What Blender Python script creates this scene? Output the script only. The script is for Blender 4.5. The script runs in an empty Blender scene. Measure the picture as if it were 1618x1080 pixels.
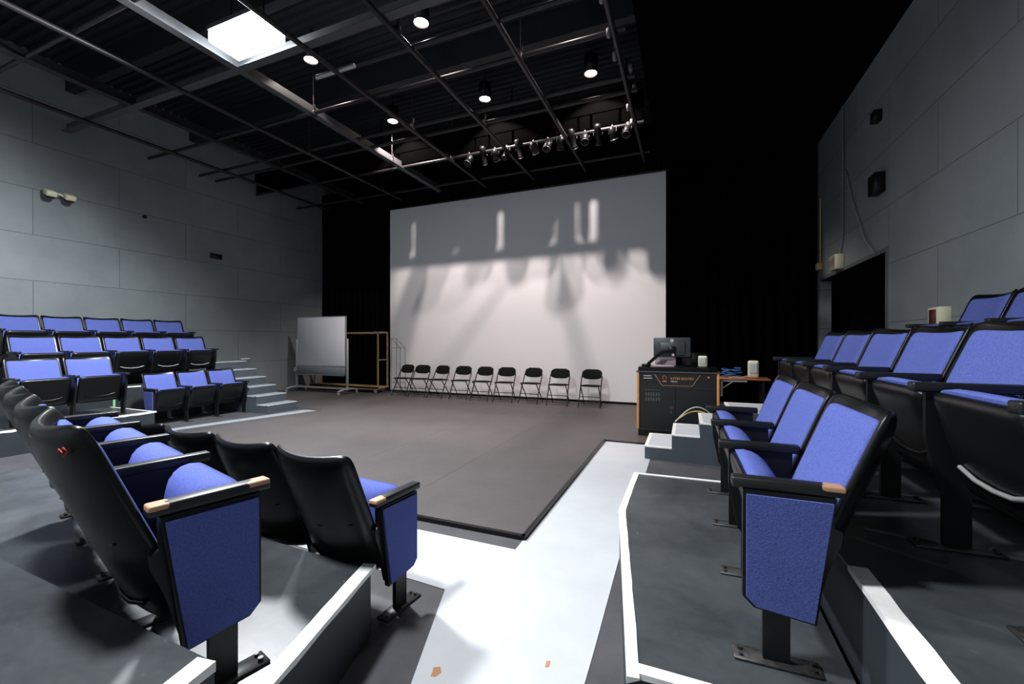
import bpy, bmesh, math, random
from mathutils import Vector, Matrix
random.seed(7)
R = math.radians
scene = bpy.context.scene
C = scene.collection

# ------------------------------------------------------------------ materials
MATS = {}
def mat(name, col, rough=0.6, metal=0.0, spec=0.5, noise=0.0, nscale=8.0, bump=0.0, bscale=60.0, sheen=0.0, col2=None, emit=None, estr=0.0, coat=0.0):
    m = bpy.data.materials.new(name); m.use_nodes = True
    nt = m.node_tree; b = nt.nodes['Principled BSDF']
    b.inputs['Base Color'].default_value = (*col, 1)
    b.inputs['Roughness'].default_value = rough
    b.inputs['Metallic'].default_value = metal
    b.inputs['Specular IOR Level'].default_value = spec
    if sheen: b.inputs['Sheen Weight'].default_value = sheen
    if coat: b.inputs['Coat Weight'].default_value = coat
    if emit:
        b.inputs['Emission Color'].default_value = (*emit, 1)
        b.inputs['Emission Strength'].default_value = estr
    tc = nt.nodes.new('ShaderNodeTexCoord')
    if noise or col2:
        n = nt.nodes.new('ShaderNodeTexNoise'); n.inputs['Scale'].default_value = nscale
        n.inputs['Detail'].default_value = 6; n.inputs['Roughness'].default_value = 0.65
        nt.links.new(tc.outputs['Object'], n.inputs['Vector'])
        r = nt.nodes.new('ShaderNodeValToRGB')
        c2 = col2 if col2 else tuple(min(1, c*(1+noise)) for c in col)
        c1 = col if col2 else tuple(c*(1-noise) for c in col)
        r.color_ramp.elements[0].color = (*c1, 1); r.color_ramp.elements[1].color = (*c2, 1)
        r.color_ramp.elements[0].position = 0.3; r.color_ramp.elements[1].position = 0.7
        nt.links.new(n.outputs['Fac'], r.inputs['Fac'])
        nt.links.new(r.outputs['Color'], b.inputs['Base Color'])
    if bump:
        n2 = nt.nodes.new('ShaderNodeTexNoise'); n2.inputs['Scale'].default_value = bscale
        n2.inputs['Detail'].default_value = 3
        nt.links.new(tc.outputs['Object'], n2.inputs['Vector'])
        bp = nt.nodes.new('ShaderNodeBump'); bp.inputs['Strength'].default_value = bump
        bp.inputs['Distance'].default_value = 0.01
        nt.links.new(n2.outputs['Fac'], bp.inputs['Height'])
        nt.links.new(bp.outputs['Normal'], b.inputs['Normal'])
    MATS[name] = m
    return m

def scuffed(name, base, dark, scratch, rough=0.5, spec=0.4, scale=1.3, specks=True):
    """painted wooden deck: broad mottling, rubbed patches and small pale specks"""
    m = bpy.data.materials.new(name); m.use_nodes = True
    nt = m.node_tree; b = nt.nodes['Principled BSDF']; L = nt.links
    geo = nt.nodes.new('ShaderNodeNewGeometry')
    n = nt.nodes.new('ShaderNodeTexNoise'); n.inputs['Scale'].default_value = scale; n.inputs['Detail'].default_value = 8
    n.inputs['Roughness'].default_value = 0.7
    L.new(geo.outputs['Position'], n.inputs['Vector'])
    r = nt.nodes.new('ShaderNodeValToRGB')
    r.color_ramp.elements[0].position = 0.32; r.color_ramp.elements[1].position = 0.68
    r.color_ramp.elements[0].color = (*dark, 1); r.color_ramp.elements[1].color = (*base, 1)
    L.new(n.outputs['Fac'], r.inputs['Fac'])
    mp = nt.nodes.new('ShaderNodeMapping'); mp.inputs['Scale'].default_value = (3.0, 9.0, 3.0)
    mp.inputs['Rotation'].default_value = (0, 0, 0.6)
    L.new(geo.outputs['Position'], mp.inputs['Vector'])
    n2 = nt.nodes.new('ShaderNodeTexNoise'); n2.inputs['Scale'].default_value = 5.0; n2.inputs['Detail'].default_value = 9
    n2.inputs['Roughness'].default_value = 0.75
    L.new(mp.outputs['Vector'], n2.inputs['Vector'])
    r2 = nt.nodes.new('ShaderNodeValToRGB')
    r2.color_ramp.elements[0].position = 0.62; r2.color_ramp.elements[1].position = 0.82
    r2.color_ramp.elements[0].color = (0, 0, 0, 1); r2.color_ramp.elements[1].color = (1, 1, 1, 1)
    L.new(n2.outputs['Fac'], r2.inputs['Fac'])
    mx = nt.nodes.new('ShaderNodeMixRGB'); mx.inputs['Color2'].default_value = (*scratch, 1)
    mt = nt.nodes.new('ShaderNodeMath'); mt.operation = 'MULTIPLY'; mt.inputs[1].default_value = 0.45
    L.new(r2.outputs['Color'], mt.inputs[0]); L.new(mt.outputs[0], mx.inputs['Fac'])
    L.new(r.outputs['Color'], mx.inputs['Color1'])
    out = mx.outputs['Color']
    if specks:
        v = nt.nodes.new('ShaderNodeTexVoronoi'); v.inputs['Scale'].default_value = 9.0
        L.new(geo.outputs['Position'], v.inputs['Vector'])
        lt = nt.nodes.new('ShaderNodeMath'); lt.operation = 'LESS_THAN'; lt.inputs[1].default_value = 0.028
        L.new(v.outputs['Distance'], lt.inputs[0])
        m2 = nt.nodes.new('ShaderNodeMath'); m2.operation = 'MULTIPLY'; m2.inputs[1].default_value = 0.6
        L.new(lt.outputs[0], m2.inputs[0])
        mx2 = nt.nodes.new('ShaderNodeMixRGB'); mx2.inputs['Color2'].default_value = (0.5, 0.52, 0.55, 1)
        L.new(m2.outputs[0], mx2.inputs['Fac']); L.new(out, mx2.inputs['Color1']); out = mx2.outputs['Color']
    L.new(out, b.inputs['Base Color'])
    b.inputs['Roughness'].default_value = rough
    b.inputs['Specular IOR Level'].default_value = spec
    rr = nt.nodes.new('ShaderNodeMapRange'); rr.inputs[3].default_value = rough-0.1; rr.inputs[4].default_value = rough+0.15
    L.new(n2.outputs['Fac'], rr.inputs[0]); L.new(rr.outputs[0], b.inputs['Roughness'])
    MATS[name] = m
    return m

def wall_mat(name, col, seam, bw=2.44, rh=0.8, zoff=0.05, yoff=0.0):
    m = bpy.data.materials.new(name); m.use_nodes = True
    nt = m.node_tree; b = nt.nodes['Principled BSDF']; L = nt.links
    geo = nt.nodes.new('ShaderNodeNewGeometry')
    sx = nt.nodes.new('ShaderNodeSeparateXYZ'); L.new(geo.outputs['Position'], sx.inputs[0])
    ay = nt.nodes.new('ShaderNodeMath'); ay.inputs[1].default_value = yoff; L.new(sx.outputs['Y'], ay.inputs[0])
    az = nt.nodes.new('ShaderNodeMath'); az.inputs[1].default_value = -zoff; L.new(sx.outputs['Z'], az.inputs[0])
    cb = nt.nodes.new('ShaderNodeCombineXYZ'); L.new(ay.outputs[0], cb.inputs[0]); L.new(az.outputs[0], cb.inputs[1])
    br = nt.nodes.new('ShaderNodeTexBrick'); br.inputs['Scale'].default_value = 1.0
    br.inputs['Brick Width'].default_value = bw; br.inputs['Row Height'].default_value = rh
    br.inputs['Mortar Size'].default_value = 0.007; br.inputs['Mortar Smooth'].default_value = 0.3
    br.inputs['Color1'].default_value = (*col, 1)
    br.inputs['Color2'].default_value = (*[c*0.93 for c in col], 1)
    br.inputs['Mortar'].default_value = (*seam, 1)
    L.new(cb.outputs[0], br.inputs['Vector'])
    n = nt.nodes.new('ShaderNodeTexNoise'); n.inputs['Scale'].default_value = 1.1; n.inputs['Detail'].default_value = 7
    n.inputs['Roughness'].default_value = 0.6
    L.new(geo.outputs['Position'], n.inputs['Vector'])
    r = nt.nodes.new('ShaderNodeValToRGB')
    r.color_ramp.elements[0].position = 0.35; r.color_ramp.elements[1].position = 0.65
    r.color_ramp.elements[0].color = (0.82, 0.82, 0.84, 1); r.color_ramp.elements[1].color = (1, 1, 1, 1)
    L.new(n.outputs['Fac'], r.inputs['Fac'])
    mx = nt.nodes.new('ShaderNodeMixRGB'); mx.blend_type = 'MULTIPLY'; mx.inputs['Fac'].default_value = 1
    L.new(br.outputs['Color'], mx.inputs['Color1']); L.new(r.outputs['Color'], mx.inputs['Color2'])
    L.new(mx.outputs['Color'], b.inputs['Base Color'])
    n3 = nt.nodes.new('ShaderNodeTexNoise'); n3.inputs['Scale'].default_value = 40; n3.inputs['Detail'].default_value = 4
    L.new(geo.outputs['Position'], n3.inputs['Vector'])
    bp = nt.nodes.new('ShaderNodeBump'); bp.inputs['Strength'].default_value = 0.25; bp.inputs['Distance'].default_value = 0.01
    L.new(n3.outputs['Fac'], bp.inputs['Height']); L.new(bp.outputs['Normal'], b.inputs['Normal'])
    b.inputs['Roughness'].default_value = 0.75; b.inputs['Specular IOR Level'].default_value = 0.3
    MATS[name] = m
    return m

def worn_arm(name, both=True):
    """black painted armrest rubbed to bare wood at its ends (along local Y)"""
    m = bpy.data.materials.new(name); m.use_nodes = True
    nt = m.node_tree; b = nt.nodes['Principled BSDF']; L = nt.links
    tc = nt.nodes.new('ShaderNodeTexCoord')
    sx = nt.nodes.new('ShaderNodeSeparateXYZ'); L.new(tc.outputs['Object'], sx.inputs[0])
    s = nt.nodes.new('ShaderNodeMath'); s.operation = 'SUBTRACT'; s.inputs[1].default_value = 0.125; L.new(sx.outputs['Y'], s.inputs[0])
    a = nt.nodes.new('ShaderNodeMath'); a.operation = 'ABSOLUTE' if both else 'MULTIPLY'; a.inputs[1].default_value = -1; L.new(s.outputs[0], a.inputs[0])
    n = nt.nodes.new('ShaderNodeTexNoise'); n.inputs['Scale'].default_value = 16; n.inputs['Detail'].default_value = 4
    L.new(tc.outputs['Object'], n.inputs['Vector'])
    ma = nt.nodes.new('ShaderNodeMath'); ma.operation = 'MULTIPLY_ADD'; ma.inputs[1].default_value = 0.10; L.new(n.outputs['Fac'], ma.inputs[0]); L.new(a.outputs[0], ma.inputs[2])
    gz = nt.nodes.new('ShaderNodeMath'); gz.operation = 'GREATER_THAN'; gz.inputs[1].default_value = 0.606; L.new(sx.outputs['Z'], gz.inputs[0])
    gt = nt.nodes.new('ShaderNodeMath'); gt.operation = 'GREATER_THAN'; gt.inputs[1].default_value = 0.158 if both else 0.14; L.new(ma.outputs[0], gt.inputs[0])
    mu = nt.nodes.new('ShaderNodeMath'); mu.operation = 'MULTIPLY'; L.new(gt.outputs[0], mu.inputs[0]); L.new(gz.outputs[0], mu.inputs[1])
    mx = nt.nodes.new('ShaderNodeMixRGB'); mx.inputs['Color1'].default_value = (0.010, 0.0105, 0.011, 1); mx.inputs['Color2'].default_value = (0.55, 0.30, 0.17, 1)
    L.new(mu.outputs[0], mx.inputs['Fac']); L.new(mx.outputs['Color'], b.inputs['Base Color'])
    b.inputs['Roughness'].default_value = 0.42
    MATS[name] = m
    return m

BLUE = mat('blue_fabric', (0.098, 0.128, 0.385), rough=0.95, spec=0.08, noise=0.25, nscale=150, bump=0.25, bscale=260)
BLACKP = mat('black_plastic', (0.0045, 0.0047, 0.005), rough=0.30, spec=0.32)
BLACKM = mat('black_metal', (0.006, 0.006, 0.0065), rough=0.42, spec=0.35)
ARM = mat('armrest_black', (0.009, 0.0095, 0.01), rough=0.38, spec=0.4, noise=0.3, nscale=20)
ARMW = worn_arm('armrest_worn'); ARMB = worn_arm('armrest_worn_back', False)
STEELW = mat('worn_steel', (0.045, 0.043, 0.042), rough=0.4, metal=0.3, noise=0.6, nscale=30)
DECK = scuffed('riser_paint', (0.075, 0.083, 0.089), (0.030, 0.035, 0.038), (0.24, 0.25, 0.26), rough=0.34, spec=0.6, scale=2.2)
RISERF = mat('riser_side', (0.024, 0.030, 0.036), rough=0.55, spec=0.4, noise=0.15, nscale=4)
STEPB = mat('step_blue_grey', (0.055, 0.07, 0.085), rough=0.55, noise=0.12, nscale=4)
FLOORD = scuffed('floor_dark', (0.098, 0.096, 0.103), (0.052, 0.052, 0.058), (0.16, 0.16, 0.17), rough=0.5, spec=0.4)
STAGE = scuffed('stage_hardboard', (0.098, 0.088, 0.086), (0.074, 0.066, 0.065), (0.14, 0.128, 0.125), rough=0.5, spec=0.35, scale=0.9)
GREYP = mat('grey_floor_paint', (0.53, 0.545, 0.565), rough=0.5, spec=0.4, noise=0.05, nscale=3, bump=0.05, bscale=20)
WHITEP = mat('white_edge_paint', (0.90, 0.89, 0.85), rough=0.6, noise=0.1, nscale=12)
TREADL = mat('tread_dull', (0.27, 0.29, 0.31), rough=0.6, noise=0.1, nscale=6)
EDGEL = mat('edge_dull', (0.42, 0.43, 0.43), rough=0.6, noise=0.1, nscale=10)
TREAD = mat('tread_grey', (0.55, 0.58, 0.62), rough=0.6, noise=0.06, nscale=6)
WALLM = wall_mat('wall_grey', (0.25, 0.278, 0.285), (0.13, 0.145, 0.15))
BLACKW = mat('black_void', (0.004, 0.004, 0.004), rough=0.95, spec=0.05)
DRAPE = mat('black_drape', (0.003, 0.003, 0.0035), rough=1.0, spec=0.0)
DECKM = mat('ceiling_deck_black', (0.016, 0.017, 0.02), rough=0.5, spec=0.4)
PIPE = mat('pipe_black', (0.022, 0.019, 0.02), rough=0.4, spec=0.4)
FLANGE = mat('flange_grey', (0.075, 0.077, 0.08), rough=0.45)
BRIGHTSTEEL = mat('bright_steel', (0.6, 0.6, 0.6), rough=0.35, metal=0.7)
RIMSTEEL = mat('rim_steel', (0.10, 0.095, 0.095), rough=0.35, metal=0.6)
SCREEN = mat('screen_white', (0.80, 0.79, 0.80), rough=0.85, spec=0.1)
WBOARD = mat('whiteboard_white', (0.84, 0.87, 0.92), rough=0.35, spec=0.5)
ALU = mat('aluminium', (0.45, 0.46, 0.48), rough=0.4, metal=0.5)
GREYBOX = mat('whiteboard_rail', (0.16, 0.18, 0.2), rough=0.5)
WOOD = mat('pale_wood', (0.30, 0.20, 0.10), rough=0.6, noise=0.25, nscale=12)
OAK = mat('orange_oak', (0.72, 0.30, 0.09), rough=0.5, noise=0.12, nscale=10)
DESKW = mat('brown_desk', (0.36, 0.13, 0.06), rough=0.45, noise=0.2, nscale=10)
CABB = mat('cabinet_black', (0.010, 0.011, 0.012), rough=0.5, spec=0.4)
CREAM = mat('cream_plastic', (0.72, 0.69, 0.50), rough=0.5)
CREAMG = mat('cream_grille', (0.52, 0.56, 0.55), rough=0.7)
MONB = mat('monitor_grey', (0.045, 0.05, 0.055), rough=0.4)
GOLD = mat('sign_orange', (0.75, 0.30, 0.08), rough=0.5)
SIGNL = mat('sign_pale', (0.8, 0.62, 0.42), rough=0.5)
SILVER = mat('silver_mark', (0.55, 0.55, 0.56), rough=0.5)
REDM = mat('exit_red', (0.30, 0.09, 0.07), rough=0.5)
YCONDUIT = mat('yellow_conduit', (0.55, 0.42, 0.20), rough=0.5)
DKRED = mat('dark_red', (0.10, 0.02, 0.015), rough=0.4)
BLUEC = mat('blue_cable', (0.03, 0.12, 0.33), rough=0.5)
YELC = mat('yellow_cable', (0.75, 0.6, 0.15), rough=0.5)
WHTC = mat('pale_cable', (0.6, 0.6, 0.6), rough=0.5)
REDPAD = mat('red_mark', (0.35, 0.03, 0.02), rough=0.6)
GREYPIN = mat('pink_pad', (0.45, 0.36, 0.38), rough=0.6)
WIRE = mat('wire_grey', (0.22, 0.21, 0.23), rough=0.5, metal=0.3)
COOL = mat('lamp_cool', (1, 1, 1), emit=(0.86, 0.93, 1.0), estr=26)
WARM = mat('lamp_warm', (1, 1, 1), emit=(1.0, 0.80, 0.70), estr=25)
GREENT = mat('green_tape', (0.25, 0.6, 0.28), rough=0.5)
LEAFM = mat('rust_mark', (0.45, 0.22, 0.10), rough=0.7)

# ------------------------------------------------------------------ mesh kit
class MB:
    def __init__(self): self.v = []; self.f = []; self.sm = []
    def add(self, verts, faces, smooth=False):
        o = len(self.v); self.v += [tuple(p) for p in verts]
        for f in faces: self.f.append(tuple(i+o for i in f)); self.sm.append(smooth)
        return self
    def box(self, c, s, rz=0.0, M=None):
        hx, hy, hz = s[0]/2, s[1]/2, s[2]/2
        P = [Vector((x, y, z)) for x in (-hx, hx) for y in (-hy, hy) for z in (-hz, hz)]
        if M is not None: P = [M @ p for p in P]
        elif rz: P = [Matrix.Rotation(rz, 3, 'Z') @ p for p in P]
        P = [p + Vector(c) for p in P]
        return self.add(P, [(0,1,3,2), (4,6,7,5), (0,4,5,1), (2,3,7,6), (0,2,6,4), (1,5,7,3)])
    def span(self, a, b):
        return self.box([(a[i]+b[i])/2 for i in range(3)], [abs(b[i]-a[i]) for i in range(3)])
    def rbox(self, c, s, r=0.01, seg=2, M=None):
        bm = bmesh.new(); bmesh.ops.create_cube(bm, size=1)
        for v in bm.verts: v.co = Vector((v.co.x*s[0], v.co.y*s[1], v.co.z*s[2]))
        bmesh.ops.bevel(bm, geom=bm.edges[:], offset=r, segments=seg, profile=0.5, affect='EDGES')
        bm.verts.ensure_lookup_table(); bm.verts.index_update()
        P = [(M @ v.co if M is not None else v.co) + Vector(c) for v in bm.verts]
        F = [[v.index for v in f.verts] for f in bm.faces]; bm.free()
        return self.add(P, F, True)
    def bar(self, p, q, w, h, up=(0, 0, 1)):
        p = Vector(p); q = Vector(q); d = (q-p); L = d.length; d.normalize()
        upv = Vector(up)
        if abs(d.dot(upv)) > 0.99: upv = Vector((0, 1, 0))
        s = d.cross(upv).normalized(); u = s.cross(d)
        P = []
        for e in (p, q):
            for a, b in ((-1,-1), (1,-1), (1,1), (-1,1)):
                P.append(e + s*a*w/2 + u*b*h/2)
        return self.add(P, [(0,1,2,3), (7,6,5,4), (0,4,5,1), (1,5,6,2), (2,6,7,3), (3,7,4,0)])
    def tube(self, pts, r, n=10, closed=False, caps=True):
        pts = [Vector(p) for p in pts]; rings = []
        prev = None
        for i, p in enumerate(pts):
            if closed: d = pts[(i+1) % len(pts)] - pts[i-1]
            elif i == 0: d = pts[1]-p
            elif i == len(pts)-1: d = p-pts[-2]
            else: d = (pts[i+1]-p).normalized() + (p-pts[i-1]).normalized()
            d.normalize()
            if prev is None:
                a = Vector((0, 0, 1)) if abs(d.z) < 0.9 else Vector((1, 0, 0))
                s = d.cross(a).normalized()
            else:
                s = (prev - d*prev.dot(d)).normalized()
            prev = s; u = d.cross(s)
            rr = r[i] if isinstance(r, (list, tuple)) else r
            rings.append([p + (s*math.cos(2*math.pi*k/n) + u*math.sin(2*math.pi*k/n))*rr for k in range(n)])
        V = [v for ring in rings for v in ring]; F = []
        m = len(rings)
        for i in range(m if closed else m-1):
            for k in range(n):
                a = i*n+k; b = i*n+(k+1) % n; c = ((i+1) % m)*n+(k+1) % n; d = ((i+1) % m)*n+k
                F.append((a, b, c, d))
        self.add(V, F, True)
        if caps and not closed:
            self.add(rings[0], [tuple(reversed(range(n)))]); self.add(rings[-1], [tuple(range(n))])
        return self
    def cyl(self, p, q, r, n=16, r2=None):
        return self.tube([p, q], [r, r if r2 is None else r2], n)
    def prism(self, poly, z0, z1):
        n = len(poly)
        V = [(x, y, z0) for x, y in poly] + [(x, y, z1) for x, y in poly]
        area = sum(poly[i][0]*poly[(i+1) % n][1]-poly[(i+1) % n][0]*poly[i][1] for i in range(n))
        if area < 0:
            poly = list(reversed(poly)); V = [(x, y, z0) for x, y in poly] + [(x, y, z1) for x, y in poly]
        F = [tuple(reversed(range(n))), tuple(range(n, 2*n))]
        for i in range(n): F.append((i, (i+1) % n, n+(i+1) % n, n+i))
        return self.add(V, F)
    def slab_yz(self, poly, x0, x1):
        n = len(poly)
        area = sum(poly[i][0]*poly[(i+1) % n][1]-poly[(i+1) % n][0]*poly[i][1] for i in range(n))
        if area < 0: poly = list(reversed(poly))
        V = [(x0, y, z) for y, z in poly] + [(x1, y, z) for y, z in poly]
        F = [tuple(reversed(range(n))), tuple(range(n, 2*n))]
        for i in range(n): F.append((i, (i+1) % n, n+(i+1) % n, n+i))
        return self.add(V, F)
    def lathe(self, prof, M=None, n=24):
        V = []
        for r, z in prof:
            for k in range(n):
                a = 2*math.pi*k/n; p = Vector((r*math.cos(a), r*math.sin(a), z))
                V.append(M @ p if M is not None else p)
        F = []
        for i in range(len(prof)-1):
            for k in range(n):
                F.append((i*n+k, i*n+(k+1) % n, (i+1)*n+(k+1) % n, (i+1)*n+k))
        return self.add(V, F, True)
    def pillow(self, w, h, tf, tb, Fn, N=14, M=14, n=8, p=6):
        """closed cushion-like slab; Fn(a, b, off) -> point; tf/tb front/back thickness (numbers or functions of v in 0..1)"""
        def sp(k, T):
            t = -1+2*k/T; s = 1 if t >= 0 else -1; t = abs(t)
            return s*(1-(1-t)**1.8)
        V = []; F = []
        idx = {}
        for side in (1, -1):
            for i in range(N+1):
                for j in range(M+1):
                    u = sp(i, N); v = sp(j, M); m = max(abs(u), abs(v))
                    if m >= 0.99999 and side == -1:
                        idx[(side, i, j)] = idx[(1, i, j)]; continue
                    k = 1.0
                    if m > 1e-9: k = m/((abs(u)**n+abs(v)**n)**(1/n))
                    uu, vv = u*k, v*k
                    th = tf if side == 1 else tb
                    if callable(th): th = th((vv+1)/2)
                    off = side*th*math.sqrt(max(0, 1-m**p))
                    V.append(Fn(uu*w/2, (vv+1)/2*h, off)); idx[(side, i, j)] = len(V)-1
        for i in range(N):
            for j in range(M):
                q = [idx[(1, i, j)], idx[(1, i+1, j)], idx[(1, i+1, j+1)], idx[(1, i, j+1)]]
                F.append(tuple(q))
                q = [idx[(-1, i, j)], idx[(-1, i, j+1)], idx[(-1, i+1, j+1)], idx[(-1, i+1, j)]]
                F.append(tuple(q))
        return self.add(V, F, True)
    def mesh(self, name, m, bevel=0.0):
        me = bpy.data.meshes.new(name); me.from_pydata(self.v, [], self.f); me.validate()
        bm = bmesh.new(); bm.from_mesh(me); bmesh.ops.recalc_face_normals(bm, faces=bm.faces[:])
        bm.to_mesh(me); bm.free()
        if len(me.polygons) == len(self.sm): me.polygons.foreach_set('use_smooth', self.sm)
        me.materials.append(m)
        return me

def link(name, me, parent=None, loc=None, rz=None):
    o = bpy.data.objects.new(name, me); C.objects.link(o)
    if parent is not None: o.parent = parent
    if loc is not None: o.location = loc
    if rz is not None: o.rotation_euler = (0, 0, rz)
    return o
def put(name, mb, m, parent=None, loc=None, rz=None):
    return link(name, mb.mesh(name, m), parent, loc, rz)
def tag(o, label, cat, group=None):
    o['label'] = label; o['category'] = cat
    if group: o['group'] = group
    return o
def thing(name, label, cat, loc=(0, 0, 0), rz=0.0, group=None):
    o = bpy.data.objects.new(name, None); C.objects.link(o)
    o.empty_display_size = 0.1
    o.location = loc; o.rotation_euler = (0, 0, rz)
    return tag(o, label, cat, group)
def struct(name, mb, m):
    o = put(name, mb, m); o['kind'] = 'structure'; return o
def textmesh(name, body, size, m, depth=0.001, align='LEFT', parent=None):
    cu = bpy.data.curves.new(name, 'FONT'); cu.body = body; cu.size = size; cu.extrude = depth; cu.align_x = align
    t = bpy.data.objects.new(name+'_src', cu); C.objects.link(t)
    dg = bpy.context.evaluated_depsgraph_get()
    me = bpy.data.meshes.new_from_object(t.evaluated_get(dg)); me.name = name
    bpy.data.objects.remove(t); bpy.data.curves.remove(cu)
    me.materials.clear(); me.materials.append(m)
    return link(name, me, parent)

# ------------------------------------------------------------------ room
XL, XR, YB, YF, ZC = -10.55, 2.55, 10.9, -3.0, 6.4
struct('floor', MB().span((XL-0.3, YF-0.3, -0.2), (XR+2.5, YB+0.3, 0)), FLOORD)
struct('wall_left', MB().span((XL-0.2, YF, 0), (XL, YB, ZC+0.4)), WALLM)
DY0, DY1, DZ = 7.40, 10.57, 2.63
wr = MB().span((XR, YF, 0), (XR+0.2, DY0, ZC+0.4)).span((XR, DY0, DZ), (XR+0.2, DY1, ZC+0.4)).span((XR, DY1, 0), (XR+0.2, YB, ZC+0.4))
struct('wall_right', wr, WALLM)
struct('wall_back', MB().span((XL-0.2, YB, 0), (XR+2.5, YB+0.2, ZC+0.4)), BLACKW)
struct('wall_front', MB().span((XL-0.2, YF-0.2, 0), (XR+0.2, YF, ZC+0.4)), WALLM)
# dark dock behind the wide doorway in the right wall
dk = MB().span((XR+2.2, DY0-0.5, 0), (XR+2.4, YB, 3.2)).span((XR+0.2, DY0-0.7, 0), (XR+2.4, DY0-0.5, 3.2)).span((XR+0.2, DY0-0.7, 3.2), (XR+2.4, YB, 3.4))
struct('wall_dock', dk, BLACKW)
jb = MB().span((XR-0.012, DY0-0.07, 0), (XR+0.2, DY0, DZ+0.07)).span((XR-0.012, DY0, DZ), (XR+0.2, DY1, DZ+0.06))
struct('trim_doorway', jb, mat('jamb_grey', (0.12, 0.13, 0.135), rough=0.6))
# corrugated ceiling deck (ribs along X)
cd = MB(); prof = []
y = YF
while y < YB:
    prof += [(y, ZC), (y+0.055, ZC), (y+0.075, ZC+0.05), (y+0.13, ZC+0.05)]; y += 0.15
V = []
for yy, zz in prof: V += [(XL, yy, zz), (-0.62, yy, zz)]
cd.add(V, [(2*i, 2*i+1, 2*i+3, 2*i+2) for i in range(len(prof)-1)])
cd.span((XL, YF, ZC+0.06), (XR, YB, ZC+0.2))
struct('ceiling', cd, DECKM)
struct('trim_soffit', MB().span((-0.62, YF, 5.55), (XR, YB, ZC+0.1)), DRAPE)

# deep roof joists under the deck
jo = MB()
for yj in (1.9, 4.15, 6.25, 8.6): jo.span((XL, yj-0.07, 5.98), (-0.62, yj+0.07, ZC))
struct('trim_joists', jo, DECKM)

# floor paint and stage hardboard
gp = MB().prism([(-1.06, 2.63), (-1.06, 5.95), (-0.40, 5.95), (-0.40, 2.75), (-0.385, 1.9), (-0.37, -0.6), (-0.35, -1.0), (-0.42, -1.0), (-1.04+0.45, 0.2), (-1.04, 1.443), (-1.255, 2.057), (-1.477, 2.07), (-4.6, 2.20), (-4.6, 2.66)], 0.0, 0.003)
struct('trim_floor_paint', gp, GREYP)
struct('trim_floor_stripe', MB().prism([(-7.42, 4.0), (-6.86, 6.35), (-7.16, 6.35), (-7.62, 4.0)], 0.0, 0.003), TREADL)
stg = MB().prism([(-7.0, 2.8), (-1.07, 2.8), (-1.07, 5.97), (XR, 5.97), (XR, YB), (XL, YB), (XL, 6.45), (-6.8, 6.45)], 0.0, 0.012)
o = struct('floor_stage', stg, STAGE)
rim = MB().bar((-7.0, 2.79, 0.016), (-1.05, 2.79, 0.016), 0.035, 0.03).bar((-1.06, 2.775, 0.016), (-1.06, 5.96, 0.016), 0.03, 0.03).bar((-1.06, 5.96, 0.012), (-0.3, 5.96, 0.012), 0.03, 0.02)
struct('trim_stage_edge', rim, BLACKP)
sm_ = MB()
for xx in (-3.5, -2.3): sm_.span((xx, 2.82, 0.012), (xx+0.006, 8.6, 0.0128))
struct('trim_stage_seams', sm_, FLOORD)

# black drapes (gathered cloth)
def drape(name, x0, x1, y, z0, z1, label, amp=0.05, per=0.22):
    n = max(24, int((x1-x0)/per*10)); f = MB(); V = []; F = []
    for i in range(n+1):
        x = x0+(x1-x0)*i/n
        d = amp*math.sin(2*math.pi*(x-x0)/per)+0.4*amp*math.sin(2*math.pi*(x-x0)/(per*2.7)+1)
        for zz in (z0, z1): V.append((x, y+d, zz))
        for zz in (z0, z1): V.append((x, y+d+0.012, zz))
    for i in range(n):
        a = 4*i; b = a+4
        F += [(a, b, b+1, a+1), (a+2, a+3, b+3, b+2), (a, a+2, b+2, b), (a+1, b+1, b+3, a+3)]
    F += [(0, 1, 3, 2), (4*n, 4*n+2, 4*n+3, 4*n+1)]
    f.add(V, F, True)
    return tag(put(name, f, DRAPE), label, 'curtain', None)
drape('stage_curtain', XL+0.05, -7.3, 9.95, 0.02, 5.9, 'black floor-length stage curtain behind the whiteboard and wooden cart')
drape('stage_curtain', -0.45, XR-0.05, 10.6, 0.02, 5.5, 'black floor-length stage curtain between the white screen and the right wall')
drape('stage_curtain', -7.6, -0.45, 9.72, 4.98, 5.95, 'black curtain border hanging just above the white screen', 0.03)

# projection screen
sc = thing('projection_screen', 'big white projection screen at the back of the stage, streaked with shadows', 'screen', (-3.97, 9.5, 0))
put('screen_cloth', MB().span((-3.56, -0.006, 0.06), (3.56, 0.006, 4.97)), SCREEN, sc)
put('hem', MB().span((-3.56, -0.012, 0.035), (3.56, 0.012, 0.062)), BLACKM, sc)
put('batten', MB().cyl((-3.62, 0, 5.0), (3.62, 0, 5.0), 0.03), BLACKM, sc)
for k in range(9):
    put('hook', MB().cyl((-3.4+k*0.85, 0.0, 5.02), (-3.4+k*0.85, 0.0, 5.35), 0.008, 6), BLACKM, sc)

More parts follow.
